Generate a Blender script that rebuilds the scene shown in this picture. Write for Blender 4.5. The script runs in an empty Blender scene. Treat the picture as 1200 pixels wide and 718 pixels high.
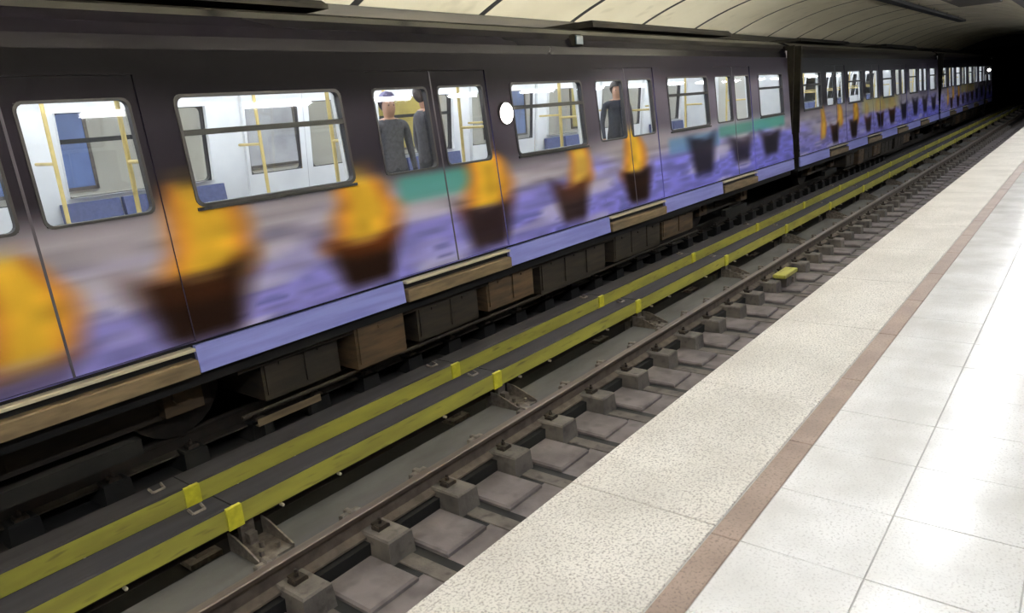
import bpy, bmesh, math, random
import numpy as np
from mathutils import Matrix, Vector
random.seed(7)
rng = np.random.default_rng(7)
scene = bpy.context.scene
COL = scene.collection

# ------------------------------------------------------------------ camera, world, exposure
H = 1.45                                   # camera height above the platform (z = 0); X runs along the track, Y towards the train
cam = bpy.data.cameras.new('camera'); cam.sensor_width = 36.0; cam.lens = 25.707; cam.clip_end = 300; cam.clip_start = 0.05
camo = bpy.data.objects.new('camera', cam); COL.objects.link(camo)
r_ = Vector((0.61072453, -0.78847363, -0.07297179)); u_ = Vector((0.25131468, 0.10561672, 0.96212579)); w_ = Vector((0.75090378, 0.6059327, -0.26265771))
M4 = Matrix((r_, u_, -w_)).transposed().to_4x4(); M4.translation = Vector((0, 0, H))
camo.matrix_world = M4
scene.camera = camo
world = bpy.data.worlds.new('world'); scene.world = world; world.use_nodes = True
world.node_tree.nodes['Background'].inputs[0].default_value = (0.012, 0.012, 0.014, 1)
world.node_tree.nodes['Background'].inputs[1].default_value = 0.15
vs = scene.view_settings
vs.view_transform = 'Standard'; vs.look = 'None'; vs.exposure = 1.0; vs.gamma = 1.0; vs.use_curve_mapping = False
LAMP_NEAR, LAMP_FAR, LAMP_CAR, LAMP_VAULT_FILL = 29.0, 48.0, 12.0, 350.0     # diffuser strengths

# ------------------------------------------------------------------ helpers
def lin(c):
    c = np.asarray(c, float) / 255.0
    return np.where(c <= 0.04045, c / 12.92, ((c + 0.055) / 1.055) ** 2.4)
def rgba(c): l = lin(c); return (float(l[0]), float(l[1]), float(l[2]), 1.0)

def mat(name, c, rough=0.6, metal=0.0, c2=None, scale=8.0, stretch=(1, 1, 1), lo=0.35, hi=0.65, bump=0.0, bscale=60.0, spec=0.5, attr=None, coat=0.0, c3=None, s3=200.0, t3=(0.6, 0.66)):
    m = bpy.data.materials.new(name); m.use_nodes = True
    nt = m.node_tree; b = nt.nodes['Principled BSDF']
    b.inputs['Roughness'].default_value = rough; b.inputs['Metallic'].default_value = metal
    b.inputs['Specular IOR Level'].default_value = spec
    if coat: b.inputs['Coat Weight'].default_value = coat; b.inputs['Coat Roughness'].default_value = 0.12
    tc = nt.nodes.new('ShaderNodeTexCoord'); mp = nt.nodes.new('ShaderNodeMapping'); mp.inputs['Scale'].default_value = stretch
    geo = nt.nodes.new('ShaderNodeNewGeometry')
    nt.links.new(geo.outputs['Position'], mp.inputs['Vector'])
    out = None
    if attr:
        a = nt.nodes.new('ShaderNodeAttribute'); a.attribute_name = attr; out = a.outputs['Color']
    def mix(colA, colB, sc, l, h, det=4.0):
        n = nt.nodes.new('ShaderNodeTexNoise'); n.inputs['Scale'].default_value = sc; n.inputs['Detail'].default_value = det
        nt.links.new(mp.outputs['Vector'], n.inputs['Vector'])
        rp = nt.nodes.new('ShaderNodeMapRange'); rp.inputs['From Min'].default_value = l; rp.inputs['From Max'].default_value = h
        nt.links.new(n.outputs['Fac'], rp.inputs['Value'])
        x = nt.nodes.new('ShaderNodeMix'); x.data_type = 'RGBA'
        nt.links.new(rp.outputs['Result'], x.inputs['Factor'])
        for col, i in ((colA, 6), (colB, 7)):
            if isinstance(col, tuple): x.inputs[i].default_value = col
            else: nt.links.new(col, x.inputs[i])
        return x.outputs[2]
    if out is None:
        if c2 is not None: out = mix(rgba(c), rgba(c2), scale, lo, hi)
        else: b.inputs['Base Color'].default_value = rgba(c)
    if c3 is not None and out is not None: out = mix(out, rgba(c3), s3, t3[0], t3[1], 1.0)
    if out is not None: nt.links.new(out, b.inputs['Base Color'])
    if bump:
        n = nt.nodes.new('ShaderNodeTexNoise'); n.inputs['Scale'].default_value = bscale; n.inputs['Detail'].default_value = 3
        nt.links.new(mp.outputs['Vector'], n.inputs['Vector'])
        bp = nt.nodes.new('ShaderNodeBump'); bp.inputs['Strength'].default_value = bump; bp.inputs['Distance'].default_value = 0.01
        nt.links.new(n.outputs['Fac'], bp.inputs['Height']); nt.links.new(bp.outputs['Normal'], b.inputs['Normal'])
    return m
def emis(name, c, s):
    m = bpy.data.materials.new(name); m.use_nodes = True
    b = m.node_tree.nodes['Principled BSDF']; b.inputs['Base Color'].default_value = rgba(c)
    b.inputs['Emission Color'].default_value = rgba(c); b.inputs['Emission Strength'].default_value = s
    return m
def glass(name, tint, gloss=0.12, rough=0.03):
    m = bpy.data.materials.new(name); m.use_nodes = True; nt = m.node_tree
    nt.nodes.remove(nt.nodes['Principled BSDF']); o = nt.nodes['Material Output']
    t = nt.nodes.new('ShaderNodeBsdfTransparent'); t.inputs[0].default_value = tint
    g = nt.nodes.new('ShaderNodeBsdfGlossy'); g.inputs[1].default_value = rough
    x = nt.nodes.new('ShaderNodeMixShader'); x.inputs[0].default_value = gloss
    nt.links.new(t.outputs[0], x.inputs[1]); nt.links.new(g.outputs[0], x.inputs[2]); nt.links.new(x.outputs[0], o.inputs[0])
    return m

class MB:
    def __init__(s): s.v = []; s.f = []
    def quad(s, a, b, c, d):
        n = len(s.v); s.v += [a, b, c, d]; s.f.append((n, n+1, n+2, n+3)); return s
    def box(s, x0, x1, y0, y1, z0, z1):
        n = len(s.v)
        s.v += [(x0,y0,z0),(x1,y0,z0),(x1,y1,z0),(x0,y1,z0),(x0,y0,z1),(x1,y0,z1),(x1,y1,z1),(x0,y1,z1)]
        s.f += [tuple(n+i for i in q) for q in ((0,3,2,1),(4,5,6,7),(0,1,5,4),(1,2,6,5),(2,3,7,6),(3,0,4,7))]
        return s
    def cbox(s, x0, x1, y0, y1, z0, z1, c=0.01, t=0.0):      # chamfered top edges; t = draft of the sides
        n = len(s.v)
        for (d, z) in ((-t, z0), (0, z1-c), (c, z1)):
            s.v += [(x0+d,y0+d,z),(x1-d,y0+d,z),(x1-d,y1-d,z),(x0+d,y1-d,z)]
        s.f.append((n+3,n+2,n+1,n)); s.f.append((n+8,n+9,n+10,n+11))
        for k in (0, 4):
            for i in range(4): j = (i+1) % 4; s.f.append((n+k+i, n+k+j, n+k+4+j, n+k+4+i))
        return s
    def prism(s, prof, x0, x1, caps=True, closed=True):       # prof: list of (y,z), swept along X
        n = len(s.v); k = len(prof)
        s.v += [(x0, y, z) for y, z in prof] + [(x1, y, z) for y, z in prof]
        for i in range(k if closed else k-1):
            j = (i+1) % k; s.f.append((n+i, n+j, n+k+j, n+k+i))
        if caps and closed: s.f.append(tuple(range(n+k-1, n-1, -1))); s.f.append(tuple(range(n+k, n+2*k)))
        return s
    def cyl(s, p0, p1, r, k=10, r2=None, caps=True):
        p0 = Vector(p0); p1 = Vector(p1); d = (p1-p0).normalized(); a = d.orthogonal().normalized(); b = d.cross(a); n = len(s.v)
        r2 = r if r2 is None else r2
        for (p, rr) in ((p0, r), (p1, r2)):
            for i in range(k):
                t = 2*math.pi*i/k; s.v.append(tuple(p + a*(rr*math.cos(t)) + b*(rr*math.sin(t))))
        for i in range(k): j = (i+1) % k; s.f.append((n+i, n+j, n+k+j, n+k+i))
        if caps: s.f.append(tuple(range(n+k-1, n-1, -1))); s.f.append(tuple(range(n+k, n+2*k)))
        return s
    def mesh(s, name, m, smooth=False):
        me = bpy.data.meshes.new(name); me.from_pydata(s.v, [], s.f)
        bm = bmesh.new(); bm.from_mesh(me); bmesh.ops.recalc_face_normals(bm, faces=bm.faces); bm.to_mesh(me); bm.free()
        if smooth: me.polygons.foreach_set('use_smooth', [True]*len(me.polygons))
        if m: me.materials.append(m)
        return me
    def build(s, name, m, parent=None, smooth=False, loc=None):
        return put(name, s.mesh(name, m, smooth), parent, loc)
def put(name, me, parent=None, loc=None, rot=None):
    o = bpy.data.objects.new(name, me); COL.objects.link(o)
    if parent: o.parent = parent
    if loc: o.location = loc
    if rot: o.rotation_euler = rot
    return o
def empty(name, loc=(0, 0, 0)):
    o = bpy.data.objects.new(name, None); COL.objects.link(o); o.location = loc; o.empty_display_size = 0.2; return o
def tag(o, label=None, cat=None, group=None, kind=None):
    if label: o['label'] = label
    if cat: o['category'] = cat
    if group: o['group'] = group
    if kind: o['kind'] = kind
    return o
def smooth_edges(o, w=0.01, seg=2):
    b = o.modifiers.new('bevel', 'BEVEL'); b.width = w; b.segments = seg; b.limit_method = 'ANGLE'; return o

# ------------------------------------------------------------------ materials
M = {}
M['granite'] = mat('white_granite', (238,236,233), 0.2, c2=(216,213,208), scale=3.0, c3=(204,200,196), s3=110.0, t3=(0.52, 0.78), bump=0.02, bscale=90, spec=0.3)
M['edge_granite'] = mat('flamed_granite', (222,216,206), 0.62, c2=(204,198,188), scale=2.2, c3=(160,153,144), s3=110.0, t3=(0.46, 0.74), bump=0.2, bscale=140)
M['stripe'] = mat('brown_stone', (166,144,130), 0.45, c2=(146,126,115), scale=5, c3=(128,111,101), s3=90, t3=(0.5, 0.75))
M['grout'] = mat('grout', (186,183,178), 0.9)
M['concrete'] = mat('dusty_concrete', (122,114,114), 0.85, c2=(100,93,93), scale=4, c3=(84,78,77), s3=6, t3=(0.55,0.8), bump=0.25, bscale=40)
M['concrete_b'] = mat('sleeper_concrete', (106,99,94), 0.85, c2=(86,81,77), scale=7, c3=(70,66,62), s3=14, t3=(0.58,0.8), bump=0.35, bscale=50)
M['slab'] = mat('grey_slab', (96,95,94), 0.8, c2=(78,77,76), scale=3, stretch=(0.5,1.5,1), bump=0.15, bscale=30)
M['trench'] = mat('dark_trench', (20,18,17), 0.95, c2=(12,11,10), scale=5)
M['railhead'] = mat('rail_steel', (124,112,102), 0.42, 0.75, c2=(104,92,82), scale=3, stretch=(0.2,6,6))
M['railweb'] = mat('rusty_steel', (98,87,77), 0.8, 0.1, c2=(78,68,60), scale=12, bump=0.1)
M['clip'] = mat('clip_steel', (72,62,54), 0.6, 0.5, c2=(52,46,42), scale=30)
M['cover'] = mat('yellow_cover', (176,172,74), 0.5, c2=(150,145,68), scale=2.5, stretch=(0.5,3,3), c3=(112,106,62), s3=9, t3=(0.60,0.82))
M['cover_top'] = mat('dusty_cover_top', (44,42,46), 0.8, c2=(31,30,33), scale=3, stretch=(0.4,4,1))
M['tag'] = mat('bright_yellow', (214,208,62), 0.4, c2=(190,184,52), scale=20)
M['vault'] = mat('cream_vault', (222,214,186), 0.55, c2=(212,203,174), scale=0.8, c3=(190,181,152), s3=2.5, t3=(0.6,0.85))
M['vault_back'] = mat('vault_void', (26,24,20), 0.9)
M['fascia'] = mat('olive_fascia', (62,56,42), 0.7, c2=(44,40,30), scale=1.2, stretch=(0.5,2,6))
M['white_ceiling'] = mat('platform_ceiling', (206,202,190), 0.7, c2=(196,192,182), scale=2)
M['wall'] = mat('wall_panel', (196,192,180), 0.5, c2=(184,180,170), scale=1.5)
M['dark'] = mat('tunnel_dark', (20,19,18), 0.95, c2=(12,12,11), scale=2)
M['livery'] = mat('printed_livery', (0,0,0), 0.4, attr='livery', spec=0.02)
M['roof'] = mat('dark_roof', (34,31,25), 0.8, c2=(22,20,17), scale=2, stretch=(0.3,3,3), spec=0.1)
M['cantrail'] = mat('glossy_cantrail', (20,17,24), 0.2, c2=(14,12,18), scale=1.5, stretch=(0.4,2,2), spec=0.06)
M['skirt'] = mat('lilac_skirt', (150,156,228), 0.4, c2=(134,138,214), scale=3, stretch=(0.4,2,6))
M['step'] = mat('beige_step', (132,114,86), 0.6, c2=(106,91,69), scale=6, stretch=(0.6,2,4))
M['nosing'] = mat('pale_nosing', (206,196,172), 0.4, 0.2)
M['rubber'] = mat('black_rubber', (16,16,18), 0.6)
M['gasket'] = mat('grey_gasket', (44,42,46), 0.6)
M['seal'] = mat('seal_grey', (70,66,78), 0.6)
M['under'] = mat('underframe', (18,15,12), 0.85, c2=(10,9,8), scale=4, stretch=(0.6,2,3))
M['ubox'] = mat('brown_equipment_box', (92,72,48), 0.75, c2=(60,47,33), scale=4, stretch=(0.5,1,4), bump=0.1)
M['ubox2'] = mat('dark_equipment_box', (48,39,28), 0.8, c2=(30,24,18), scale=4, stretch=(0.5,1,4), bump=0.1)
M['wheel'] = mat('wheel_steel', (40,34,28), 0.6, 0.4, c2=(28,24,20), scale=10)
M['inner'] = mat('white_lining', (226,226,224), 0.5, c2=(216,216,216), scale=3)
M['carfloor'] = mat('car_floor', (90,92,100), 0.7, c2=(78,80,88), scale=6)
M['seat'] = mat('blue_seat', (84,92,132), 0.7, c2=(72,80,118), scale=30)
M['pole'] = mat('yellow_pole', (220,196,124), 0.35, c2=(206,182,112), scale=10)
M['glass'] = glass('window_glass', (0.80, 0.83, 0.84, 1), 0.09)
M['steel'] = mat('galvanised', (126,118,110), 0.5, 0.5, c2=(96,88,82), scale=25)
M['lampbox'] = mat('lamp_housing', (210,210,208), 0.4)
M['emit_near'] = emis('lamp_diffuser', (246,250,255), LAMP_NEAR)
M['emit_far'] = emis('lamp_diffuser_b', (246,250,255), LAMP_FAR)
M['emit_car'] = emis('car_diffuser', (240,246,255), LAMP_CAR)
M['emit_vault_fill'] = emis('vault_fill_diffuser', (252,252,250), LAMP_VAULT_FILL)

# ------------------------------------------------------------------ the setting
XA, XB = -9.0, 62.0                        # station from behind the camera to the tunnel mouth
EDGE = 1.50
# platform: slab, edge stones, brown stripe, tiles
plat = MB().box(XA, XB, -2.7, EDGE-0.004, -0.30, -0.004).box(XA, XB, -2.7, EDGE-0.22, -1.62, -0.30).build('floor', M['grout'])
tag(plat, 'near platform floor of pale granite tiles and edge stones', kind='structure')
def slab_row(name, y0, y1, L, x0, n, m, z=0.0, jitter=0.0, gap=0.004, ch=0.003):
    me = MB().cbox(gap/2, L-gap/2, y0+gap/2, y1-gap/2, -0.034, 0, ch).mesh(name, m)
    for i in range(n):
        put(name, me, plat, (x0+i*L, 0, z + random.uniform(-1, 1)*jitter))
slab_row('edge_stone', 0.900, EDGE, 1.224, -0.30, 36, M['edge_granite'], 0.002, 0.0006)
slab_row('stripe_stone', 0.797, 0.899, 0.816, -0.35, 40, M['stripe'], 0.0005, 0.0003)
PX, PY, X0T = 0.408, 0.384, 2.104
for cix in range(4):
    slab_row('floor_tile', 0.797-PY*(cix+1), 0.797-PY*cix, PX, X0T-4*PX, 62, M['granite'], 0.0, 0.0008, gap=0.004, ch=0.0015)
rest = MB()
for cix in range(9):
    y1 = 0.797-PY*cix
    rest.cbox(XA, X0T-4*PX-0.003, y1-PY+0.003, y1-0.003, -0.034, 0, 0.002)
    if cix < 4: rest.cbox(X0T+58*PX+0.003, XB, y1-PY+0.003, y1-0.003, -0.034, 0, 0.002)
    else: rest.cbox(X0T-4*PX, XB, max(-2.69, y1-PY+0.003), y1-0.003, -0.034, 0, 0.002)
tag(rest.build('floor_tile_field', M['granite'], plat), kind='stuff')
e2 = MB().cbox(-0.30+36*1.224+0.003, XB, 0.902, EDGE, -0.034, 0.002, 0.003).cbox(XA, -0.303, 0.902, EDGE, -0.034, 0.002, 0.003)
tag(e2.build('edge_stone_run', M['edge_granite'], plat), kind='stuff')
s2 = MB().cbox(-0.35+40*0.816+0.003, XB, 0.798, 0.899, -0.034, 0.0005, 0.002).cbox(XA, -0.353, 0.798, 0.899, -0.034, 0.0005, 0.002)
tag(s2.build('stripe_stone_run', M['stripe'], plat), kind='stuff')
# far platform behind the train
tag(MB().box(XA, XB, 8.30, 12.2, -1.62, 0.0).build('floor_far', M['edge_granite']), 'far platform floor behind the train', kind='structure')
tag(MB().box(XA, XB, 12.2, 12.5, -1.62, 3.2).build('wall_left', M['wall']), 'pale wall of the far platform behind the train', kind='structure')
tag(MB().box(XA, XB, -3.0, -2.7, -1.62, 3.2).build('wall_right', M['wall']), 'pale wall behind the near platform', kind='structure')
tag(MB().box(XA-0.3, XA, -3.0, 12.5, -1.62, 3.9).build('wall_back', M['wall']), 'end wall of the station behind the viewer', kind='structure')
# tunnel mouth and tunnel
tw = MB().box(XB, XB+0.3, -3.0, 1.6, -1.62, 3.9).box(XB, XB+0.3, 8.4, 12.5, -1.62, 3.9).box(XB, XB+0.3, 1.6, 8.4, 2.95, 3.9)
tag(tw.build('wall_front', M['dark']), 'dark end wall around the tunnel mouth', kind='structure')
tun = MB().box(XB+0.3, 110, 1.3, 1.6, -1.62, 3.2).box(XB+0.3, 110, 8.4, 8.7, -1.62, 3.2).box(XB+0.3, 110, 1.3, 8.7, 2.95, 3.2).box(110, 110.3, 1.3, 8.7, -1.62, 3.2)
tag(tun.build('tunnel', M['dark']), 'black tunnel beyond the end of the platforms', kind='structure')

# ceiling: barrel vault of cream panels over the tracks, dark joints between them
VYC, VR, VZC = 4.97, 7.58, 3.65-7.58
def vz(y, R=VR): return VZC + math.sqrt(R*R-(y-VYC)**2)
def arch(y0, y1, R, n): return [(y0+(y1-y0)*i/n, vz(y0+(y1-y0)*i/n, R)) for i in range(n+1)]
a_in = arch(1.74, 8.20, VR+0.05, 28); a_out = arch(1.74, 8.20, VR+0.2, 28)
ceil = MB().prism(a_in + a_out[::-1], XA, XB).build('ceiling', M['vault_back'])
tag(ceil, 'cream panelled barrel vault over the two tracks', kind='structure')
PV = 2.71
p_in = arch(1.76, 8.18, VR, 28); p_out = arch(1.76, 8.18, VR+0.045, 28)
pm = MB().prism(p_in + p_out[::-1], 0.08, PV-0.08).mesh('ceiling_panel', M['vault'])
j_in = arch(1.76, 8.18, VR+0.004, 28); jm = MB().prism(j_in + p_out[::-1], -0.079, 0.079).mesh('joint_strip', M['vault_back'])
k0 = -9
while 15.34+k0*PV < XB-PV:
    put('ceiling_panel', pm, ceil, (15.34+k0*PV, 0, random.uniform(-0.002, 0.002))); put('joint_strip', jm, ceil, (15.34+k0*PV, 0, 0)); k0 += 1
# platform soffits and the dark edge beams where the vault springs
for nm, y0, y1, lab in (('ceiling_near', -2.7, 1.45, 'flat soffit above the near platform'), ('ceiling_far', 8.52, 12.2, 'flat soffit above the far platform')):
    tag(MB().box(XA, XB, y0, y1, 2.93, 3.1).build(nm, M['white_ceiling']), lab, kind='structure')
tag(MB().prism([(8.21,2.60),(8.52,2.60),(8.52,3.12),(8.24,3.12),(8.21,2.95)], XA, XB).build('trim_1', M['fascia']), 'dark olive edge beam under the far side of the vault', kind='structure')
tag(MB().prism([(1.74,2.86),(1.45,2.86),(1.45,3.12),(1.71,3.12),(1.74,2.95)], XA, XB).build('trim_2', M['fascia']), 'dark olive edge beam under the near side of the vault', kind='structure')
# track bed
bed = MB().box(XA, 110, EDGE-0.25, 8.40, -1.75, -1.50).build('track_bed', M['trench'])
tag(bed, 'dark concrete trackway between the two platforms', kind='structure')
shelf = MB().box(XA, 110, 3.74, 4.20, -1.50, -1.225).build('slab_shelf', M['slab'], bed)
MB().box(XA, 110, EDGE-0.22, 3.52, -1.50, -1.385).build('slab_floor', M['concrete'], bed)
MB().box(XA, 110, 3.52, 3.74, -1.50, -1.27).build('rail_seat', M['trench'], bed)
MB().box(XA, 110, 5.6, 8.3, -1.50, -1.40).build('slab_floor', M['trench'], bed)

# ------------------------------------------------------------------ near track: rails, sleeper blocks, pads
XR0, XR1 = XA+0.05, 108
def rail_mesh(name, mh, mw):
    z = -1.08
    prof_head = [(-0.034,z-0.006),(-0.028,z),(0.028,z),(0.034,z-0.006),(0.034,z-0.032),(0.012,z-0.042),(-0.012,z-0.042),(-0.034,z-0.032)]
    prof_web = [(-0.009,z-0.04),(0.009,z-0.04),(0.010,z-0.135),(0.068,z-0.158),(0.070,z-0.172),(-0.070,z-0.172),(-0.068,z-0.158),(-0.010,z-0.135)]
    return MB().prism(prof_head, XR0, XR1).mesh(name+'_head', mh), MB().prism(prof_web, XR0, XR1).mesh(name+'_web', mw)
M['rust_in_shade'] = mat('shaded_rust', (40,32,25), 0.85, c2=(26,21,17), scale=8)  # rust with the shade under train and covers put into its colour
head_me, web_me = rail_mesh('rail', M['railhead'], M['railweb']); head_d, web_d = rail_mesh('rail', M['rust_in_shade'], M['rust_in_shade'])
BP, BX0 = 0.672, 2.787
# sleeper block: tapered concrete block with a notch for the rail foot, clip plates and bolts on top
blk_mb = MB().cbox(-0.105, 0.105, -0.285, 0.16, -1.42, -1.212, 0.012, 0.012)
blk = blk_mb.mesh('sleeper_block', M['concrete_b']); blk_d = blk_mb.mesh('sleeper_block', M['trench'])  # second copy near-black: shade beneath the train put into the colour
def clip_mesh(sgn):
    m = MB()
    y0, y1 = (-0.135, -0.062) if sgn < 0 else (0.062, 0.135)
    m.cbox(-0.05, 0.05, y0, y1, -1.22, -1.185, 0.008)
    yc = (y0+y1)/2 - 0.008*sgn
    m.cyl((0, yc, -1.19), (0, yc, -1.155), 0.017, 6); m.cyl((0, yc, -1.16), (0, yc, -1.135), 0.010, 6)
    m.box(-0.035, 0.035, min(y0, y1) if sgn < 0 else y0-0.02, (y1+0.02) if sgn < 0 else y1, -1.195, -1.18)
    return m.mesh('rail_clip', M['clip'])
clipN, clipF = clip_mesh(-1), clip_mesh(1)
clipP = MB().cbox(-0.10, 0.06, 0.165, 0.215, -1.23, -1.168, 0.008).cbox(-0.04, 0.0, 0.15, 0.235, -1.23, -1.155, 0.008).mesh('clip_plate', M['steel'])
pad = MB().cbox(0.158, 0.560, -0.545, -0.10, -1.40, -1.348, 0.014).mesh('slab_pad', M['concrete'])
strip = MB().cbox(-0.045, 0.080, -2.0, -0.27, -1.40, -1.377, 0.004).mesh('tie_strip', M['concrete_b'])
groove = MB().box(0.082, 0.156, -2.0, -0.10, -1.40, -1.3835).box(-0.10, -0.047, -0.52, -0.2, -1.40, -1.3835).mesh('groove_shade', M['rubber'])  # black strips put the shade inside the slab grooves into colour
def make_track(yc, name, label, near):
    t = empty(name, (0, yc, -1.5)); tag(t, label, 'rail track')
    for s in (-1, 1):
        yr = s*0.7515
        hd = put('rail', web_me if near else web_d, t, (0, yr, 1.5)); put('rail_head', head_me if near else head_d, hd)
        far = s > 0
        n0, n1 = (-4, 62) if near else (-2, 40)
        if not near and far: continue
        for k in range(n0, n1):
            x = BX0+BP*k
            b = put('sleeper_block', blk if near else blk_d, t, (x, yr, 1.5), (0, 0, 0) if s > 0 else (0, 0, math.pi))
            put('rail_clip', clipN, b); put('rail_clip', clipF, b)
            if near and far: put('clip_plate', clipP, b)
    return t
near_track = make_track(2.873, 'rail_track', 'near rail track with empty rails on concrete sleeper blocks', True)
for k in range(-4, 62):
    x = BX0+BP*k
    put('slab_pad', pad, near_track, (x + random.uniform(-.004, .004), 0.7515, 1.5 + random.uniform(-.003, .003)))
    put('tie_strip', strip, near_track, (x, 0.7515, 1.5)); put('groove_shade', groove, near_track, (x, 0.7515, 1.5))
TRC = 6.81
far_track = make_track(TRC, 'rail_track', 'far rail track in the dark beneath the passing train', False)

# ------------------------------------------------------------------ third rails under yellow covers
TX0, TP = 2.12, 2.72
def third_rail(y, label, near):
    t = empty('third_rail', (0, y, -1.5)); tag(t, label, 'third rail')
    dz = 1.5
    L = TP-0.012
    face = MB().prism([(0,-1.045),(0.012,-1.05),(0.016,-0.915),(0.0,-0.905)], 0, L).mesh('cover_face', M['cover'])
    top = MB().prism([(0.0,-0.904),(0.02,-0.895),(0.235,-0.895),(0.25,-0.905),(0.25,-1.0),(0.24,-1.0),(0.236,-0.91),(0.016,-0.915)], 0, L).mesh('cover_top', M['cover_top'])
    plate = MB().cbox(-0.055, 0.055, -0.014, 0.02, -1.052, -0.899, 0.004).mesh('joint_plate', M['tag'])
    cond = MB().prism([(0.075,-1.03),(0.175,-1.03),(0.175,-1.06),(0.14,-1.07),(0.14,-1.12),(0.17,-1.14),(0.08,-1.14),(0.11,-1.12),(0.11,-1.07),(0.075,-1.06)], XR0, XR1).mesh('conductor_rail', M['rust_in_shade'])
    put('conductor_rail', cond, t, (0, 0, dz))
    sup = MB()
    # support: base channel, two side cheeks, upright arm, insulator
    zb = -1.225 if near else -1.50
    if near:
        sup.box(-0.13, 0.13, -0.28, 0.04, zb, zb+0.014)
        for s in (-1, 1):
            sup.prism([(-0.28,zb),(0.06,zb),(0.06,zb+0.13),(-0.03,zb+0.12),(-0.28,zb+0.03)], s*0.125-0.006, s*0.125+0.006)
        sup.box(-0.05, 0.05, 0.03, 0.075, -1.5, -0.99)
        sup.box(-0.03, 0.03, -0.03, 0.05, zb+0.01, zb+0.09)
        for (bx, by) in ((-0.06, -0.2), (0.06, -0.2), (0.0, -0.11)):
            sup.cyl((bx, by, zb), (bx, by, zb+0.05), 0.018, 6)
    else:
        sup.box(-0.12, 0.12, -0.02, 0.27, -1.5, -1.46); sup.box(-0.05, 0.05, 0.03, 0.075, -1.46, -0.99)
    sup.box(-0.045, 0.045, 0.05, 0.2, -1.02, -0.995)
    sup.cyl((0, 0.2, -1.46), (0, 0.2, -1.15), 0.035, 10, 0.03)
    sme = sup.mesh('support_bracket', M['steel'])
    bolt = MB().cyl((0, -0.012, -1.065), (0, 0.02, -1.065), 0.012, 6).mesh('cover_pin', M['nosing'])
    hook = MB().cyl((-0.06, 0.12, -0.893), (0.02, 0.12, -0.893), 0.012, 6).cyl((-0.06, 0.12, -0.893), (-0.06, 0.18, -0.88), 0.010, 6).cyl((0.02, 0.12, -0.893), (0.03, 0.19, -0.88), 0.010, 6).mesh('cover_hook', M['steel'])
    for k in range(-4, 22):
        x = TX0+TP*k
        cf = put('cover_face', face, t, (x+0.006, 0, dz)); put('cover_top', top, t, (x+0.006, 0, dz))
        put('joint_plate', plate, t, (x, 0, dz))
        put('support_bracket', sme, t, (x + (0.09 if near else 0), 0, dz))
        put('cover_hook', hook, t, (x-0.14, 0, dz))
        for q in (0.35, 0.85, 2.0): put('cover_pin', bolt, t, (x+q, 0, dz))
    return t
third_rail(4.15, 'yellow covered third rail nearer the platform, with brackets beside the rail', True)
third_rail(4.67, 'yellow covered third rail nearer the train, behind the other one', False)
# yellow track box beside the rail
tb = empty('track_box', (10.53, 3.36, -1.385)); tag(tb, 'small bright yellow box beside the rail on the sleeper blocks', 'box')
MB().cbox(-0.15, 0.15, -0.07, 0.10, 0.05, 0.20, 0.01).build('body', M['concrete_b'], tb)
MB().cbox(-0.27, 0.27, -0.09, 0.09, 0.20, 0.25, 0.008).build('lid', M['cover'], tb)
MB().box(-0.02, 0.02, -0.125, -0.10, 0.10, 0.18).build('latch', M['steel'], tb)
# steel angle lying by the far track
an = MB().prism([(0,0),(0.05,0),(0.05,0.008),(0.008,0.008),(0.008,0.07),(0,0.07)], -0.35, 0.35).build('steel_angle', M['step'])
an.location = (3.66, 5.72, -1.40+0.22)
tag(an, 'short rusty yellow steel angle lying by the far track below the train', 'steel angle')
for xx in (-0.26, 0.26): MB().box(xx-0.04, xx+0.04, -0.01, 0.06, -0.22, 0.0).build('foot', M['trench'], an)

# ------------------------------------------------------------------ lamps of the station and added vault fill lamps
def lamp(x, y, z, m, label, group):
    t = empty('platform_lamp', (x, y, z)); tag(t, label, 'lamp', group)
    MB().prism([(-0.07,0.05),(0.07,0.05),(0.09,0.0),(-0.09,0.0)], -0.62, 0.62).build('housing', M['lampbox'], t)
    MB().prism([(-0.075,0.0),(0.075,0.0),(0.06,-0.045),(-0.06,-0.045)], -0.6, 0.6).build('diffuser', m, t)
    MB().cyl((-0.4,0,0.05),(-0.4,0,2.93-z),0.008,6).cyl((0.4,0,0.05),(0.4,0,2.93-z),0.008,6).build('hanger', M['steel'], t)
for k in range(-6, 15):
    lamp(7.4+2.4*k, 0.80, 2.66, M['emit_near'], 'fluorescent lamp hung in a row above the near platform', 'lamps above the near platform')
for k in range(-4, 8):
    lamp(7.4+3.0*k, 9.9, 2.66, M['emit_far'], 'fluorescent lamp hung in a row above the far platform', 'lamps above the far platform')
for k in range(-5, 5):  # unseen lamps, added to brighten the vault
    t = empty('vault_fill_lamp', (6.0+2.71*k, 1.74, 2.80)); tag(t, 'added fill lamp in a long trough on the near edge beam, brightening the vault', 'lamp', 'added vault fill lamps on the near edge beam')
    MB().prism([(0,-0.07),(0.73,-0.07),(0.73,-0.032),(0.72,-0.032),(0.72,-0.06),(0.012,-0.06),(0.012,0.1),(0,0.1)], -1.35, 1.35).build('trough', M['fascia'], t)  # lip shaped to keep the added light off the train
    MB().cyl((-1.32, 0.22, 0.0), (1.32, 0.22, 0.0), 0.02, 10).build('tube', M['emit_vault_fill'], t)
    MB().box(-1.34, -1.31, 0.19, 0.25, -0.06, 0.02).build('socket', M['lampbox'], t)
    MB().box(1.31, 1.34, 0.19, 0.25, -0.06, 0.02).build('socket', M['lampbox'], t)
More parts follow.
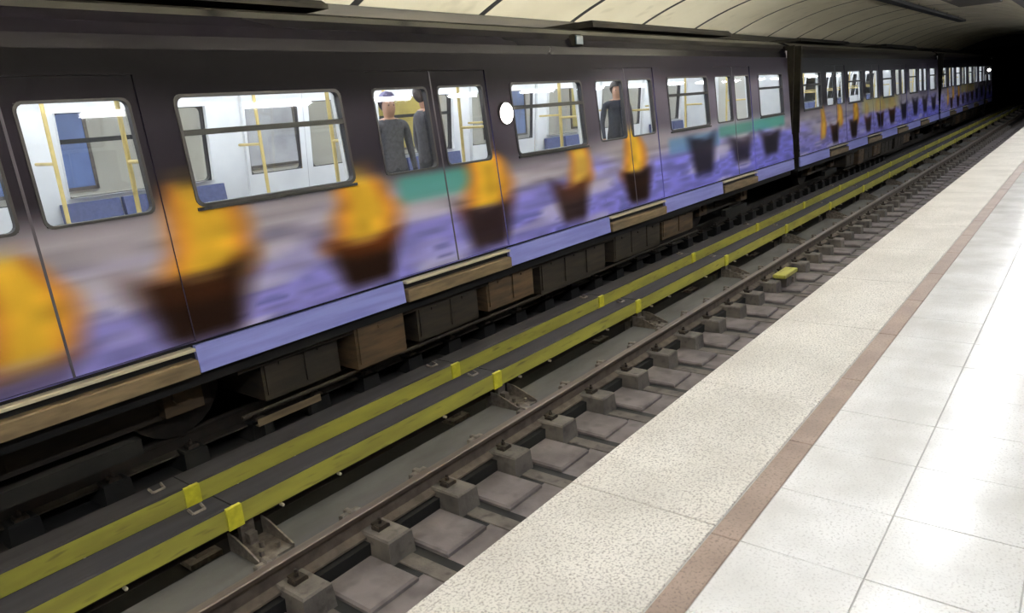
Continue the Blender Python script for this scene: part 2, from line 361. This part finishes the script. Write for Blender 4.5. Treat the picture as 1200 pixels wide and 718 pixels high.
# hanging cable tray under the crown of the vault
ct = empty('cable_tray', (0, 4.97, 3.5)); tag(ct, 'dark cable tray hanging along the crown of the vault', 'cable tray')
MB().prism([(-0.13,0.0),(0.13,0.0),(0.13,0.09),(0.12,0.09),(0.12,0.01),(-0.12,0.01),(-0.12,0.09),(-0.13,0.09)], -2.0, 37.7).build('tray', M['rubber'], ct)
MB().cyl((-2,-0.05,0.035),(37.6,-0.05,0.035),0.025,6).cyl((-2,0.05,0.035),(37.6,0.05,0.035),0.025,6).build('cable', M['dark'], ct)
hm = MB().cyl((0,-0.12,0.05),(0,-0.12,0.15),0.01,6).cyl((0,0.12,0.05),(0,0.12,0.15),0.01,6).mesh('hanger', M['steel'])
for k in range(14): put('hanger', hm, ct, (0.4+k*PV, 0, 0))
# signal between the tracks far away
sg = empty('track_signal', (49.5, 5.12, -1.5)); tag(sg, 'small white signal lamp shining far down the dark tunnel', 'signal lamp')
MB().cyl((0,0,0),(0,0,2.8),0.04,8).build('post', M['dark'], sg)
MB().box(-0.08,0.10,-0.13,0.13,2.75,3.2).build('case', M['rubber'], sg)
MB().cyl((-0.085,-0.08,2.98),(-0.12,-0.08,2.98),0.075,14).build('lens', emis('signal_white', (255,255,250), 6.0), sg)

# ------------------------------------------------------------------ train livery print
def vnoise(x, y, seed):
    xi = np.floor(x).astype(int); yi = np.floor(y).astype(int); fx = x-xi; fy = y-yi
    fx = fx*fx*(3-2*fx); fy = fy*fy*(3-2*fy)
    def h(a, b):
        n = (a*374761393 + b*668265263 + seed*144269) & 0x7fffffff
        n = ((n ^ (n >> 13))*1274126177) & 0x7fffffff
        return (n % 10007)/10007.0
    return (h(xi,yi)*(1-fx)+h(xi+1,yi)*fx)*(1-fy) + (h(xi,yi+1)*(1-fx)+h(xi+1,yi+1)*fx)*fy
def sstep(a, b, x): t = np.clip((x-a)/(b-a), 0, 1); return t*t*(3-2*t)
# (centre x, sail half width, sail bottom z, sail top z, hull x0, hull x1, hull z0, hull z1, sail strength, hull strength)
FLEET = {
 'A': [(-0.2,.42,.35,1.0,-.6,.4,-.12,.36,1,1),(1.62,.33,.02,.72,1.1,2.0,-.16,.02,1,.45),(3.0,.40,.32,1.05,2.33,3.38,-.17,.36,1,1),(4.62,.46,.30,.95,4.1,5.08,-.12,.32,1,1),(6.52,.44,.38,.98,5.95,6.98,-.12,.38,1,.9),
       (8.47,.34,.36,.94,7.78,8.70,-.12,.40,.85,.9),(10.02,.38,.34,.96,9.58,10.56,-.12,.36,1,1),(12.5,.3,.3,.8,11.9,13.1,.02,.66,0,.9),(14.3,.3,.3,.8,13.75,14.95,.06,.52,.0,.85),(16.0,.3,.3,.8,15.35,16.6,.06,.52,.0,.95)],
 'B': [(0.5,.26,.12,.88,.2,.9,0,.1,.9,0),(2.1,.30,.30,.9,1.2,2.0,-.1,.36,.9,1),(3.7,.34,.28,.92,3.0,3.9,-.1,.36,1,1),(5.0,.3,.4,.8,4.7,5.6,-.05,.36,.35,.9),(6.7,.7,.45,.85,6.3,7.2,-.02,.4,.35,1),
       (8.4,.6,.45,.85,7.9,8.9,0,.45,.3,1),(10.4,.3,.3,.8,9.8,10.9,.0,.55,0,.9),(12.4,.3,.3,.8,11.8,12.9,.05,.6,0,.9),(14.4,.3,.3,.8,13.8,14.9,.05,.6,0,.9),(16.2,.3,.3,.8,15.6,16.8,.05,.6,0,.9)]}
def livery(x, z, key):
    x = np.asarray(x, float); z = np.asarray(z, float); seed = 3 if key == 'A' else 11
    n1 = vnoise(x*0.9, z*7, seed); n2 = vnoise(x*2.3+z, z*17, seed+1); n3 = vnoise(x*0.5, z*1.5, seed+2)
    c = np.zeros(x.shape+(3,))
    t = sstep(2, 15, x)[..., None]
    top = np.array([8,7,11])*(1-t) + np.array([30,26,36])*t
    mid = np.array([34,31,39])*(1-t) + np.array([98,94,112])*t
    low = np.array([158,152,166])
    sea = np.array([142,138,214])*(1-t) + np.array([124,124,222])*t
    def mx(a, b, f): return a*(1-f[..., None]) + b*f[..., None]
    c = mx(mid + 0*c, top, sstep(1.5, 1.95, z + (n3-.5)*.3))
    c = mx(c, low, sstep(1.05, 0.68, z + (n3-.5)*.35))
    c = mx(c, sea, sstep(0.66, 0.16, z - .12*t[..., 0] + (n1-.5)*.45))
    wv = (n2-.5)*(1-sstep(.5,.9,z)) ; c = c*(1+0.38*wv)[..., None]
    c = mx(c, np.array([208,202,226]), 0.6*sstep(.62,.85,n1)*sstep(.75,.35,z))
    c = mx(c, np.array([82,84,150]), 0.6*sstep(.64,.85,n2)*sstep(.45,.1,z))
    if key == 'A':
        for (x0, x1, z0, z1, cc) in ((5.15,6.85,.58,.84,(72,150,146)),(11.2,13.3,.5,.75,(96,140,190)),(13.3,15.0,.62,.82,(70,140,130)),(15.0,16.9,.62,.84,(70,160,150))):
            f = sstep(x0-.12,x0+.12,x)*sstep(x1+.12,x1-.12,x)*sstep(z0-.06,z0+.06,z)*sstep(z1+.06,z1-.06,z); c = mx(c, np.array(cc), .8*f)
    else:
        f = sstep(4.2,4.8,x)*sstep(10.0,9.0,x)*sstep(.45,.55,z)*sstep(.98,.85,z); c = mx(c, np.array([196,190,120]), .65*f)
    for (xc, hw, zb, zt, hx0, hx1, hz0, hz1, ss, hs) in FLEET[key]:
        if ss:
            # billowing sail: bulges to the left, narrows to the top
            v = (z-zb)/(zt-zb); w = hw*(1.02-0.42*np.clip(v, 0, 1)**2)*(1+.22*(n1-.5))
            d = np.abs(x-(xc+.10*np.sin(np.clip(v,0,1)*3.1)-.03))/w
            f = sstep(1.38, .48, d)*sstep(-.16,.10,v + (n2-.5)*.14)*sstep(1.2,.82,v + (n2-.5)*.14)
            g = sstep(.15, .95, d)[..., None]
            sc = np.array([224,176,58])*(1-g) + np.array([202,126,54])*g
            sc = sc*(1 + .22*(vnoise(x*5, z*9, 5)-.5))[..., None]
            c = c*(1-ss*f[..., None]) + sc*ss*f[..., None]
        if hs:
            v = (z-hz0)/(hz1-hz0); cx = (hx0+hx1)/2; hw2 = (hx1-hx0)/2*(.62+.42*np.clip(v,0,1))
            sheer = .18*((x-cx)/((hx1-hx0)/2))**2
            d = np.abs(x-cx)/hw2
            f = sstep(1.34,.5,d)*sstep(-.16,.22,v)*sstep(1.14,.84,v-sheer + (n2-.5)*.12)*hs
            base = np.array([34,22,18]) if ss else np.array([26,23,34])
            red = np.array([92,46,22]) if ss else np.array([54,44,50])
            g = (sstep(.45,1.0,v)*sstep(.2,.8,vnoise(x*1.7, z*3, 9)))[..., None]
            hc = base*(1-g) + red*g
            c = c*(1-f[..., None]) + hc*f[..., None]
    return np.clip(c, 0, 255)
def paint(me, key, dx=0.0):
    n = len(me.vertices); co = np.empty(n*3); me.vertices.foreach_get('co', co); co = co.reshape(-1, 3)
    c = lin(livery(co[:, 0]+dx, co[:, 2], key)); a = me.color_attributes.new('livery', 'FLOAT_COLOR', 'POINT')
    a.data.foreach_set('color', np.concatenate([c, np.ones((n, 1))], 1).astype(np.float32).ravel())

# ------------------------------------------------------------------ metro car
CX0, CX1 = -1.45, 17.40; CC = (CX0+CX1)/2; PITCH = 19.30
DOORS = [1.84, 5.86, 9.98, 14.12]
WINS = [(3.02,4.60),(7.20,8.75),(11.34,12.90),(15.46,16.90)]
WINS = [(2*CC-16.90, 2*CC-15.46)] + WINS
WZ0, WZ1 = 0.885, 1.71
SZ0, SZ1 = -0.15, 2.06
LEAN = 0.09
def sy(z): return 5.40 + LEAN*(z+0.40)                    # outer skin of the leaning side
def ys(z, d=0.0): return sy(z)+d
def rrect_cut(): pass
def grid_panel(xb, zb, holes, res, d=0.0, reveal=0.05):
    """sheet on the leaning side; xb/zb breaks; holes = (x0,x1,z0,z1) left open, with reveals"""
    def sub(b):
        out = []
        for a, c in zip(b[:-1], b[1:]):
            k = max(1, int(round((c-a)/res))); out += [a+(c-a)*i/k for i in range(k)]
        return out+[b[-1]]
    xs, zs = sub(sorted(set(xb))), sub(sorted(set(zb)))
    nx, nz = len(xs), len(zs); m = MB()
    m.v = [(x, ys(z, d), z) for z in zs for x in xs]
    for j in range(nz-1):
        zc = (zs[j]+zs[j+1])/2
        for i in range(nx-1):
            xc = (xs[i]+xs[i+1])/2
            if any(h[0] < xc < h[1] and h[2] < zc < h[3] for h in holes): continue
            m.f.append((j*nx+i, j*nx+i+1, (j+1)*nx+i+1, (j+1)*nx+i))
    for (x0, x1, z0, z1) in holes:
        P = [(x0, z0), (x1, z0), (x1, z1), (x0, z1)]
        for a, b in zip(P, P[1:]+P[:1]):
            m.quad((a[0], ys(a[1], d), a[1]), (b[0], ys(b[1], d), b[1]), (b[0], ys(b[1], d+reveal), b[1]), (a[0], ys(a[1], d+reveal), a[1]))
    return m
DHW, DZ0, DZ1 = 0.90, -0.15, 1.88
dholes = [(c-DHW, c+DHW, DZ0-1, DZ1) for c in DOORS]
wholes = [(a, b, WZ0, WZ1) for a, b in WINS]
xb = [CX0, CX1] + [h[0] for h in dholes+wholes] + [h[1] for h in dholes+wholes]
side_mb = lambda res, d=0.0: grid_panel(xb, [SZ0, SZ1, WZ0, WZ1, DZ1], [(h[0], h[1], max(h[2], SZ0), h[3]) for h in dholes+wholes], res, d)
sideA = side_mb(0.03).mesh('side_panel', M['livery']); paint(sideA, 'A')
sideB = side_mb(0.04).mesh('side_panel', M['livery']); paint(sideB, 'B')
lining = side_mb(5.0, 0.07).mesh('lining', M['inner'])
def frame_ring(x0, x1, z0, z1, w, d0, d1, rad=0.07):
    """rounded window gasket: ring lying on the leaning side"""
    m = MB(); pts = []
    def ring(inset, r):
        P = []
        for (cx, cz, a0) in ((x1-inset-r, z1-inset-r, 0), (x0+inset+r, z1-inset-r, 90), (x0+inset+r, z0+inset+r, 180), (x1-inset-r, z0+inset+r, 270)):
            for k in range(5):
                a = math.radians(a0+22.5*k); P.append((cx+r*math.cos(a), cz+r*math.sin(a)))
        return P
    o, i = ring(0, rad), ring(w, max(rad-w*0.4, 0.02)); n = len(o)
    for P, d in ((o, d0), (i, d0), (i, d1), (o, d1)): m.v += [(x, ys(z, d), z) for x, z in P]
    for a in range(4):
        b = (a+1) % 4
        for k in range(n): l = (k+1) % n; m.f.append((a*n+k, a*n+l, b*n+l, b*n+k))
    # corner fillers behind the rounding
    return m
def sheet(x0, x1, z0, z1, d): return MB().quad((x0, ys(z0, d), z0), (x1, ys(z0, d), z0), (x1, ys(z1, d), z1), (x0, ys(z1, d), z1))
def slab_on(x0, x1, z0, z1, d0, d1):
    m = MB(); m.v = [(x, ys(z, d), z) for d in (d0, d1) for x, z in ((x0,z0),(x1,z0),(x1,z1),(x0,z1))]
    m.f = [(0,1,2,3),(7,6,5,4),(0,4,5,1),(1,5,6,2),(2,6,7,3),(3,7,4,0)]; return m
ME = {}
ME['wframe'] = [frame_ring(a-0.02, b+0.02, WZ0-0.02, WZ1+0.02, 0.026, -0.012, 0.05).mesh('window_frame', M['gasket']) for a, b in WINS]
ME['wpane_lo'] = [sheet(a, b, WZ0, 1.43, 0.025).mesh('pane', M['glass']) for a, b in WINS]
ME['wpane_hi'] = [sheet(a, b, 1.43, WZ1, 0.020).mesh('pane', M['glass']) for a, b in WINS]
ME['wbar'] = [slab_on(a, b, 1.415, 1.46, -0.006, 0.04).mesh('transom', M['rubber']) for a, b in WINS]
ME['wsill'] = [slab_on(a-0.02, b+0.02, WZ0-0.045, WZ0-0.02, -0.018, 0.03).mesh('sill', M['rubber']) for a, b in WINS]
def leaf(c, s, key, res):
    x0, x1 = (c-DHW+0.002, c-0.002) if s < 0 else (c+0.002, c+DHW-0.002)
    g0, g1 = (c-0.83, c-0.085) if s < 0 else (c+0.085, c+0.83)
    me = grid_panel([x0, x1, g0, g1], [-0.14, 1.878, WZ0, WZ1], [(g0, g1, WZ0, WZ1)], res, 0.014, 0.05).mesh('door_leaf', M['livery'])
    paint(me, key)
    inn = grid_panel([x0, x1, g0, g1], [-0.14, 1.878, WZ0, WZ1], [(g0, g1, WZ0, WZ1)], 5.0, 0.066, 0.001).mesh('leaf_lining', M['inner'])
    fr = frame_ring(g0-0.012, g1+0.012, WZ0-0.012, WZ1+0.012, 0.02, 0.006, 0.062, 0.06).mesh('leaf_gasket', M['gasket'])
    gl = sheet(g0, g1, WZ0, WZ1, 0.048).mesh('pane', M['glass'])
    seal = slab_on(*((x1-0.007, x1+0.0015) if s < 0 else (x0-0.0015, x0+0.007)), -0.14, 1.87, 0.010, 0.06).mesh('edge_seal', M['seal'])
    return me, inn, fr, gl, seal
LEAVES = {k: [leaf(c, s, k, 0.03 if k == 'A' else 0.045) for c in DOORS for s in (-1, 1)] for k in ('A', 'B')}
# cantrail and roof profile over the whole width, mirrored about the car centre
half = [(sy(SZ1), SZ1), (sy(2.16)+0.005, 2.16), (sy(2.25)+0.03, 2.25), (sy(2.33)+0.09, 2.33), (sy(2.40)+0.22, 2.40), (sy(2.46)+0.45, 2.455), (sy(2.5)+0.8, 2.495), (TRC, 2.52)]
cant = half[:5]
def band(prof, th=0.03):
    return prof + [(y+0.02, z-th) for y, z in prof[::-1]]
ME['cantrail'] = MB().prism(band(cant), CX0, CX1).mesh('cantrail', M['cantrail'])
rp = half[4:] + [(2*TRC-y, z) for y, z in half[4:-1][::-1]]
ME['roof'] = MB().prism(rp + [(y, z-0.04) for y, z in rp[::-1]], CX0, CX1).mesh('roof', M['roof'])
ME['inceil'] = MB().box(CX0+0.05, CX1-0.05, 5.75, 2*TRC-5.75, 2.20, 2.23).mesh('inner_ceiling', M['inner'])
ME['infloor'] = MB().box(CX0+0.02, CX1-0.02, 5.50, 2*TRC-5.50, -0.12, -0.02).mesh('car_floor', M['carfloor'])
endw = MB()
for x0 in (0.0,):
    for (y0, y1, z0, z1) in ((5.47, 6.36, -0.4, 2.3), (2*TRC-6.36, 2*TRC-5.47, -0.4, 2.3), (6.36, 2*TRC-6.36, 1.95, 2.4)): endw.box(x0, x0+0.05, y0, y1, z0, z1)
ME['endwall'] = endw.mesh('end_wall', M['roof'])
ME['endlining'] = MB().box(0, 0.02, 5.62, 6.42, -0.02, 2.2).box(0, 0.02, 2*TRC-6.42, 2*TRC-5.62, -0.02, 2.2).box(0, 0.02, 6.42, 2*TRC-6.42, 1.95, 2.2).mesh('end_lining', M['inner'])
ME['enddoor'] = MB().box(0, 0.03, 6.43, 2*TRC-6.43, -0.02, 1.94).mesh('end_door', M['wall'])
bel = MB()
for k in range(5):
    x = CX1+0.02+k*0.085
    for (y0, y1, z0, z1) in ((6.28, 6.36, -0.1, 2.05), (2*TRC-6.36, 2*TRC-6.28, -0.1, 2.05), (6.28, 2*TRC-6.28, 1.97, 2.05), (6.28, 2*TRC-6.28, -0.1, -0.02)): bel.box(x, x+0.06, y0, y1, z0, z1)
ME['bellows'] = bel.mesh('gangway_bellows', M['rubber'])
ME['solebar'] = MB().box(CX0+0.05, CX1-0.05, 5.48, 5.60, -0.52, -0.14).box(CX0+0.05, CX1-0.05, 2*TRC-5.60, 2*TRC-5.48, -0.52, -0.14).box(CX0+0.1, CX1-0.1, 5.6, 2*TRC-5.6, -0.4, -0.3).mesh('underframe', M['under'])
ME['tube'] = MB().cyl((CX0+0.4, 0, 2.17), (CX1-0.4, 0, 2.17), 0.045, 8).mesh('ceiling_light', M['emit_car'])
# bogie
bg = MB().prism([(5.92,-0.62),(6.02,-0.62),(6.02,-0.86),(5.92,-0.86)], -1.35, 1.35).prism([(2*TRC-6.02,-0.62),(2*TRC-5.92,-0.62),(2*TRC-5.92,-0.86),(2*TRC-6.02,-0.86)], -1.35, 1.35)
bg.box(-0.25, 0.25, 5.9, 2*TRC-5.9, -0.8, -0.55)
ME['bogie'] = bg.mesh('bogie', M['ubox2'])
def wheel_me():
    m = MB()
    for s in (-1, 1):
        y = TRC+s*0.7515
        m.cyl((0, y-0.065, -0.65), (0, y+0.065, -0.65), 0.43, 24); m.cyl((0, y-s*0.065, -0.65), (0, y-s*0.095, -0.65), 0.43, 24)
        m.cyl((0, y-s*0.02, -0.65), (0, y+s*0.19, -0.65), 0.13, 12)
    m.cyl((0, TRC-0.75, -0.65), (0, TRC+0.75, -0.65), 0.09, 10); return m.mesh('wheelset', M['wheel'])
ME['wheel'] = wheel_me()
ME['axlebox'] = MB().cbox(-0.17, 0.17, 5.80, 5.95, -0.82, -0.48, 0.03).cyl((0, 5.80, -0.65), (0, 5.77, -0.65), 0.10, 12).mesh('axle_box', M['ubox'])
ME['spring'] = MB().cyl((0, 5.9, -0.6), (0, 5.9, -0.42), 0.11, 12).mesh('spring', M['ubox2'])
ME['shoe'] = MB().box(-0.55, 0.55, 5.55, 5.65, -0.92, -0.80).mesh('collector_shoe_beam', M['under'])
BOX = [(3.35,4.20,-.50,-.92,'ubox2',5.60),(4.36,5.02,-.47,-.95,'ubox',5.52),(5.25,6.25,-.50,-.93,'ubox2',5.56),(6.42,7.35,-.47,-.90,'ubox',5.55),(7.55,9.2,-.49,-.97,'ubox2',5.58),(9.4,10.9,-.48,-.92,'ubox2',5.54),(11.1,12.3,-.48,-.9,'ubox',5.60)]
BOXME = []
for (a, b, z1, z0, mm, y) in BOX:
    m = MB().cbox(a, b, y, y+0.7, z0, z1, 0.02)
    d = MB()
    k = max(1, int((b-a)/0.42))
    for i in range(k): w = (b-a)/k; d.box(a+i*w+0.03, a+(i+1)*w-0.03, y-0.016, y, z0+0.05, z1-0.05)
    for i in range(k): w = (b-a)/k; d.box(a+(i+.5)*w-0.04, a+(i+.5)*w+0.04, y-0.03, y-0.016, z1-0.12, z1-0.09)
    BOXME.append((m.mesh('equipment_box', M[mm]), d.mesh('box_lid', M[mm])))
ME['pipe'] = MB().cyl((3.1, 5.56, -0.56), (12.5, 5.56, -0.56), 0.022, 8).cyl((3.1, 5.60, -0.985), (12.5, 5.60, -0.985), 0.018, 8).mesh('air_pipe', M['ubox2'])
# skirts and steps
sk_x = [CX0] + sum([[c-0.87, c+0.87] for c in DOORS], []) + [CX1]
SKIRT = []
for i in range(0, len(sk_x), 2):
    a, b = sk_x[i]+0.01, sk_x[i+1]-0.01
    SKIRT.append(MB().prism([(sy(-.40),-.40),(sy(-.18),-.18),(sy(-.18)+.04,-.18),(sy(-.40)+.04,-.40)], a, b).mesh('skirt_panel', M['skirt']))
ME['lowsill'] = MB().box(CX0+0.02, CX1-0.02, 5.46, 5.50, -0.40, -0.13).mesh('sill_void', M['rubber'])
STEP = [(MB().cbox(c-0.86, c+0.86, 5.375, 5.47, -0.40, -0.275, 0.01).mesh('step_plate', M['step']), MB().cbox(c-0.86, c+0.86, 5.385, 5.47, -0.212, -0.185, 0.005).mesh('step_nosing', M['nosing'])) for c in DOORS]
# interior fittings
seat_me, pole_me = [], []
for a, b in WINS:
    m = MB(); x0, x1 = a-0.12, b+0.12
    n = 3
    for i in range(n):
        s0 = x0+(x1-x0)*i/n+0.02; s1 = x0+(x1-x0)*(i+1)/n-0.02
        m.prism([(5.62,0.36),(6.05,0.38),(6.07,0.43),(5.70,0.44),(5.66,0.84),(5.60,0.84)], s0, s1)
    m.box(x0, x1, 5.60, 5.95, -0.02, 0.36)
    seat_me.append(m.mesh('bench_seat', M['seat']))
for c in DOORS:
    for s in (-1, 1): pole_me.append(MB().cyl((c+s*0.98, 6.10, -0.02), (c+s*0.98, 6.10, 2.2), 0.02, 8).cyl((c+s*0.98, 6.10, 1.25), (c+s*0.98, 5.66, 1.25), 0.016, 8).mesh('grab_pole', M['pole']))
pole_me.append(MB().cyl((CX0+0.5, 6.25, 1.92), (CX1-0.5, 6.25, 1.92), 0.018, 8).mesh('handrail', M['pole']))
ac = MB().cbox(9.9, 15.2, 6.05, 2*TRC-6.05, 2.50, 2.60, 0.04).mesh('roof_unit', M['roof'])
ac2 = MB().cbox(0.4, 5.0, 6.05, 2*TRC-6.05, 2.50, 2.58, 0.04).mesh('roof_unit', M['roof'])
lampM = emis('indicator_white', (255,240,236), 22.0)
blueM = mat('blue_lens', (46,72,92), 0.3)
def mirror(o, t):                                           # turn a part half round about the car's own middle: the far side
    o.location = (2*CC, 2*TRC, 0); o.rotation_euler = (0, 0, math.pi); return o
def metro_car(dx, key, label, first):
    t = empty('metro_car', (dx, 0, 0)); tag(t, label, 'train car', 'cars of the passing metro train')
    side = sideA if key == 'A' else sideB
    for far in (0, 1):
        def P(name, me, par=None):
            o = put(name, me, par or t)
            if far and par is None: mirror(o, t)
            return o
        P('side_panel', side); P('lining', lining); P('cantrail', ME['cantrail']); P('sill_void', ME['lowsill'])
        for i in range(len(WINS)):
            f = P('window_frame', ME['wframe'][i])
            P('pane', ME['wpane_lo'][i], f); P('pane', ME['wpane_hi'][i], f); P('transom', ME['wbar'][i], f); P('sill', ME['wsill'][i], f)
            P('bench_seat', seat_me[i])
        for (me, inn, fr, gl, seal) in LEAVES[key]:
            l = P('door_leaf', me); P('leaf_lining', inn, l); P('leaf_gasket', fr, l); P('pane', gl, l); P('edge_seal', seal, l)
        for s in SKIRT: P('skirt_panel', s)
        for a, b in STEP: st = P('step_plate', a); P('step_nosing', b, st)
        for q in pole_me: P('handrail' if q.name.startswith('hand') else 'grab_pole', q)
        for bx, ld in BOXME: e = P('equipment_box', bx); P('box_lid', ld, e)
        P('air_pipe', ME['pipe'])
    put('roof', ME['roof'], t); put('roof_unit', ac, t); put('roof_unit', ac2, t)
    put('inner_ceiling', ME['inceil'], t); put('car_floor', ME['infloor'], t); [put('end_wall', ME['endwall'], t, (x, 0, 0)) for x in (CX0, CX1-0.05)]
    [(put('end_lining', ME['endlining'], t, (x, 0, 0)), put('end_door', ME['enddoor'], t, (x, 0, 0))) for x in (CX0+0.06, CX1-0.09)]
    put('underframe', ME['solebar'], t); put('gangway_bellows', ME['bellows'], t)
    for y in (6.35, 2*TRC-6.35): put('ceiling_light', ME['tube'], t, (0, y, 0))
    for bx in (CC-6.3, CC+6.3):
        b = put('bogie', ME['bogie'], t, (bx, 0, 0))
        for s in (-1.05, 1.05):
            put('wheelset', ME['wheel'], b, (s, 0, 0)); put('axle_box', ME['axlebox'], b, (s, 0, 0)); put('spring', ME['spring'], b, (s*0.62, 0, 0))
        put('collector_shoe_beam', ME['shoe'], b)
    if first:
        # white side lamp between door and window, blue lamp on the cantrail
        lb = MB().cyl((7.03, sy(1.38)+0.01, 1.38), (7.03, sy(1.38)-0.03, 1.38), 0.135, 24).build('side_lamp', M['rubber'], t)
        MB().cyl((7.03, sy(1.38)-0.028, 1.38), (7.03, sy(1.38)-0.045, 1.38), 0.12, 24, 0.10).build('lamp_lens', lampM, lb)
        rb = MB().cbox(8.68, 8.88, sy(2.2)-0.04, sy(2.2)+0.05, 2.17, 2.32, 0.02).build('cantrail_lamp', M['roof'], t)
        MB().cbox(8.70, 8.86, sy(2.2)-0.055, sy(2.2)-0.03, 2.19, 2.30, 0.01).build('lamp_lens', blueM, rb)
    return t
metro_car(0, 'A', 'nearest metro car, lilac livery with a fleet of yellow sailed boats', True)
metro_car(PITCH, 'B', 'second metro car, farther along behind the black gangway gap', False)
metro_car(2*PITCH, 'B', 'third metro car, farthest and darkest towards the tunnel', False)

# ------------------------------------------------------------------ posters on the far wall, seen through the windows
for k, (x, c) in enumerate([(0.5,(226,196,84)),(4.2,(118,140,196)),(8.0,(214,214,220)),(11.6,(220,196,96)),(15.4,(128,150,200)),(19.4,(226,206,120)),(23.6,(120,140,190))]):
    nm = {0:'yellow',1:'blue',2:'white',3:'ochre',4:'pale blue',5:'cream',6:'slate blue'}[k]
    t = empty('wall_poster', (x, 12.2, 0)); tag(t, nm + ' poster on the far platform wall, glimpsed through the train windows', 'poster')
    MB().box(-0.85, 0.85, -0.03, 0, 0.75, 2.05).build('sheet', mat('poster_'+nm.replace(' ', '_'), c, 0.5, c2=tuple(int(v*0.85) for v in c), scale=2), t)
    MB().box(-0.9, 0.9, -0.045, 0, 0.70, 0.75).box(-0.9, 0.9, -0.045, 0, 2.05, 2.10).box(-0.9, -0.85, -0.045, 0, 0.70, 2.10).box(0.85, 0.9, -0.045, 0, 0.70, 2.10).build('frame', M['steel'], t)

# ------------------------------------------------------------------ passengers standing behind the doors
def person(loc, rz, hgt, top, trousers, hair, label, group=None):
    V = []; E_ = []; Rr = []
    def add(p, r, par=None):
        V.append(p); Rr.append(r if isinstance(r, tuple) else (r, r)); i = len(V)-1
        if par is not None: E_.append((par, i))
        return i
    pel = add((0,0,.95),(.16,.115)); wa = add((0,0,1.10),(.14,.10),pel); ch = add((0,0,1.30),(.165,.115),wa); sh = add((0,.0,1.43),(.13,.085),ch)
    nk = add((0,.005,1.50),.052,sh); h1 = add((0,.02,1.56),(.072,.085),nk); h2 = add((0,.015,1.65),(.086,.102),h1); h3 = add((0,.005,1.725),(.068,.085),h2)
    add((0,.105,1.61),.010,h2)                                     # nose
    for s in (-1, 1):
        hp = add((s*.10,0,.88),.088,pel); kn = add((s*.11,.015,.50),.060,hp); an_ = add((s*.11,-.01,.09),.042,kn); add((s*.125,.13,.035),.034,an_)
        sd = add((s*.19,0,1.42),.058,sh); el = add((s*.24,-.02,1.14),.043,sd); wr = add((s*.235,.07,.90),.030,el); pa = add((s*.235,.085,.83),(.022,.036),wr)
        for f, (dy, ln) in enumerate(((-.03,.07),(-.01,.085),(.012,.08),(.032,.065))):
            k = add((s*.235,.09+dy,.80),.0095,pa); k2 = add((s*.228,.098+dy,.80-ln*.55),.0085,k); add((s*.215,.105+dy,.80-ln),.0075,k2)
        th = add((s*.222,.125,.835),.010,pa); add((s*.212,.145,.80),.0085,th)
    me = bpy.data.meshes.new('person'); me.from_pydata(V, E_, [])
    o = bpy.data.objects.new('person', me); COL.objects.link(o)
    o.modifiers.new('skin', 'SKIN'); sl = me.skin_vertices[0].data if len(me.skin_vertices) else None
    if sl is None:
        bpy.context.view_layer.objects.active = o
        sl = me.skin_vertices[0].data
    for i, rr in enumerate(Rr): sl[i].radius = rr
    sl[0].use_root = True
    ss = o.modifiers.new('sub', 'SUBSURF'); ss.levels = 2; ss.render_levels = 2
    dg = bpy.context.evaluated_depsgraph_get(); nm = bpy.data.meshes.new_from_object(o.evaluated_get(dg))
    o.modifiers.clear(); o.data = nm
    skin = mat('skin', (196,150,124), 0.55); tm = mat('jacket', top, 0.85, c2=tuple(int(v*.8) for v in top), scale=30); pm_ = mat('trousers', trousers, 0.9); sm = mat('shoe', (24,22,22), 0.5)
    nm.materials.clear()
    for q in (skin, tm, pm_, sm): nm.materials.append(q)
    for pl in nm.polygons:
        c = pl.center; pl.use_smooth = True
        if c.z > 1.485: i = 0
        elif c.z < .075: i = 3
        elif abs(c.x) > .17 and c.z < .90: i = 0
        elif c.z < .93: i = 2
        else: i = 1
        pl.material_index = i
    o.location = loc; o.rotation_euler = (0, 0, rz); s_ = hgt/1.78; o.scale = (s_, s_, s_)
    # hair cap and eyes
    hb = bmesh.new(); bmesh.ops.create_uvsphere(hb, u_segments=20, v_segments=12, radius=1.0)
    for v in list(hb.verts):
        if v.co.z < -0.15 and v.co.y > -0.1: hb.verts.remove(v)
    for v in hb.verts: v.co = Vector((v.co.x*.096, v.co.y*.116-.006, v.co.z*.115+1.675 + (.02 if v.co.y > .5 else 0)))
    hm_ = bpy.data.meshes.new('hair'); hb.to_mesh(hm_); hb.free(); hm_.materials.append(mat('hair', hair, 0.7)); put('hair', hm_, o)
    for s in (-1, 1):
        eb = bmesh.new(); bmesh.ops.create_uvsphere(eb, u_segments=8, v_segments=6, radius=.010); em = bpy.data.meshes.new('eye'); eb.to_mesh(em); eb.free(); em.materials.append(M['rubber'])
        put('eye', em, o, (s*.03, .098, 1.635))
    tag(o, label, 'person', group); return o
FLR = -0.02
person((5.60, 6.02, FLR), math.pi*0.9, 1.72, (96,96,104), (56,58,66), (120,112,150), 'person in grey jacket at the left leaf of the second visible train door')
person((6.12, 5.98, FLR), -math.pi*0.6, 1.80, (84,82,88), (50,50,56), (70,58,54), 'person in grey coat at the right leaf of the second visible train door')
person((10.42, 6.0, FLR), math.pi*0.75, 1.74, (58,60,72), (44,44,52), (50,44,44), 'person in dark jacket standing behind the third visible train door')
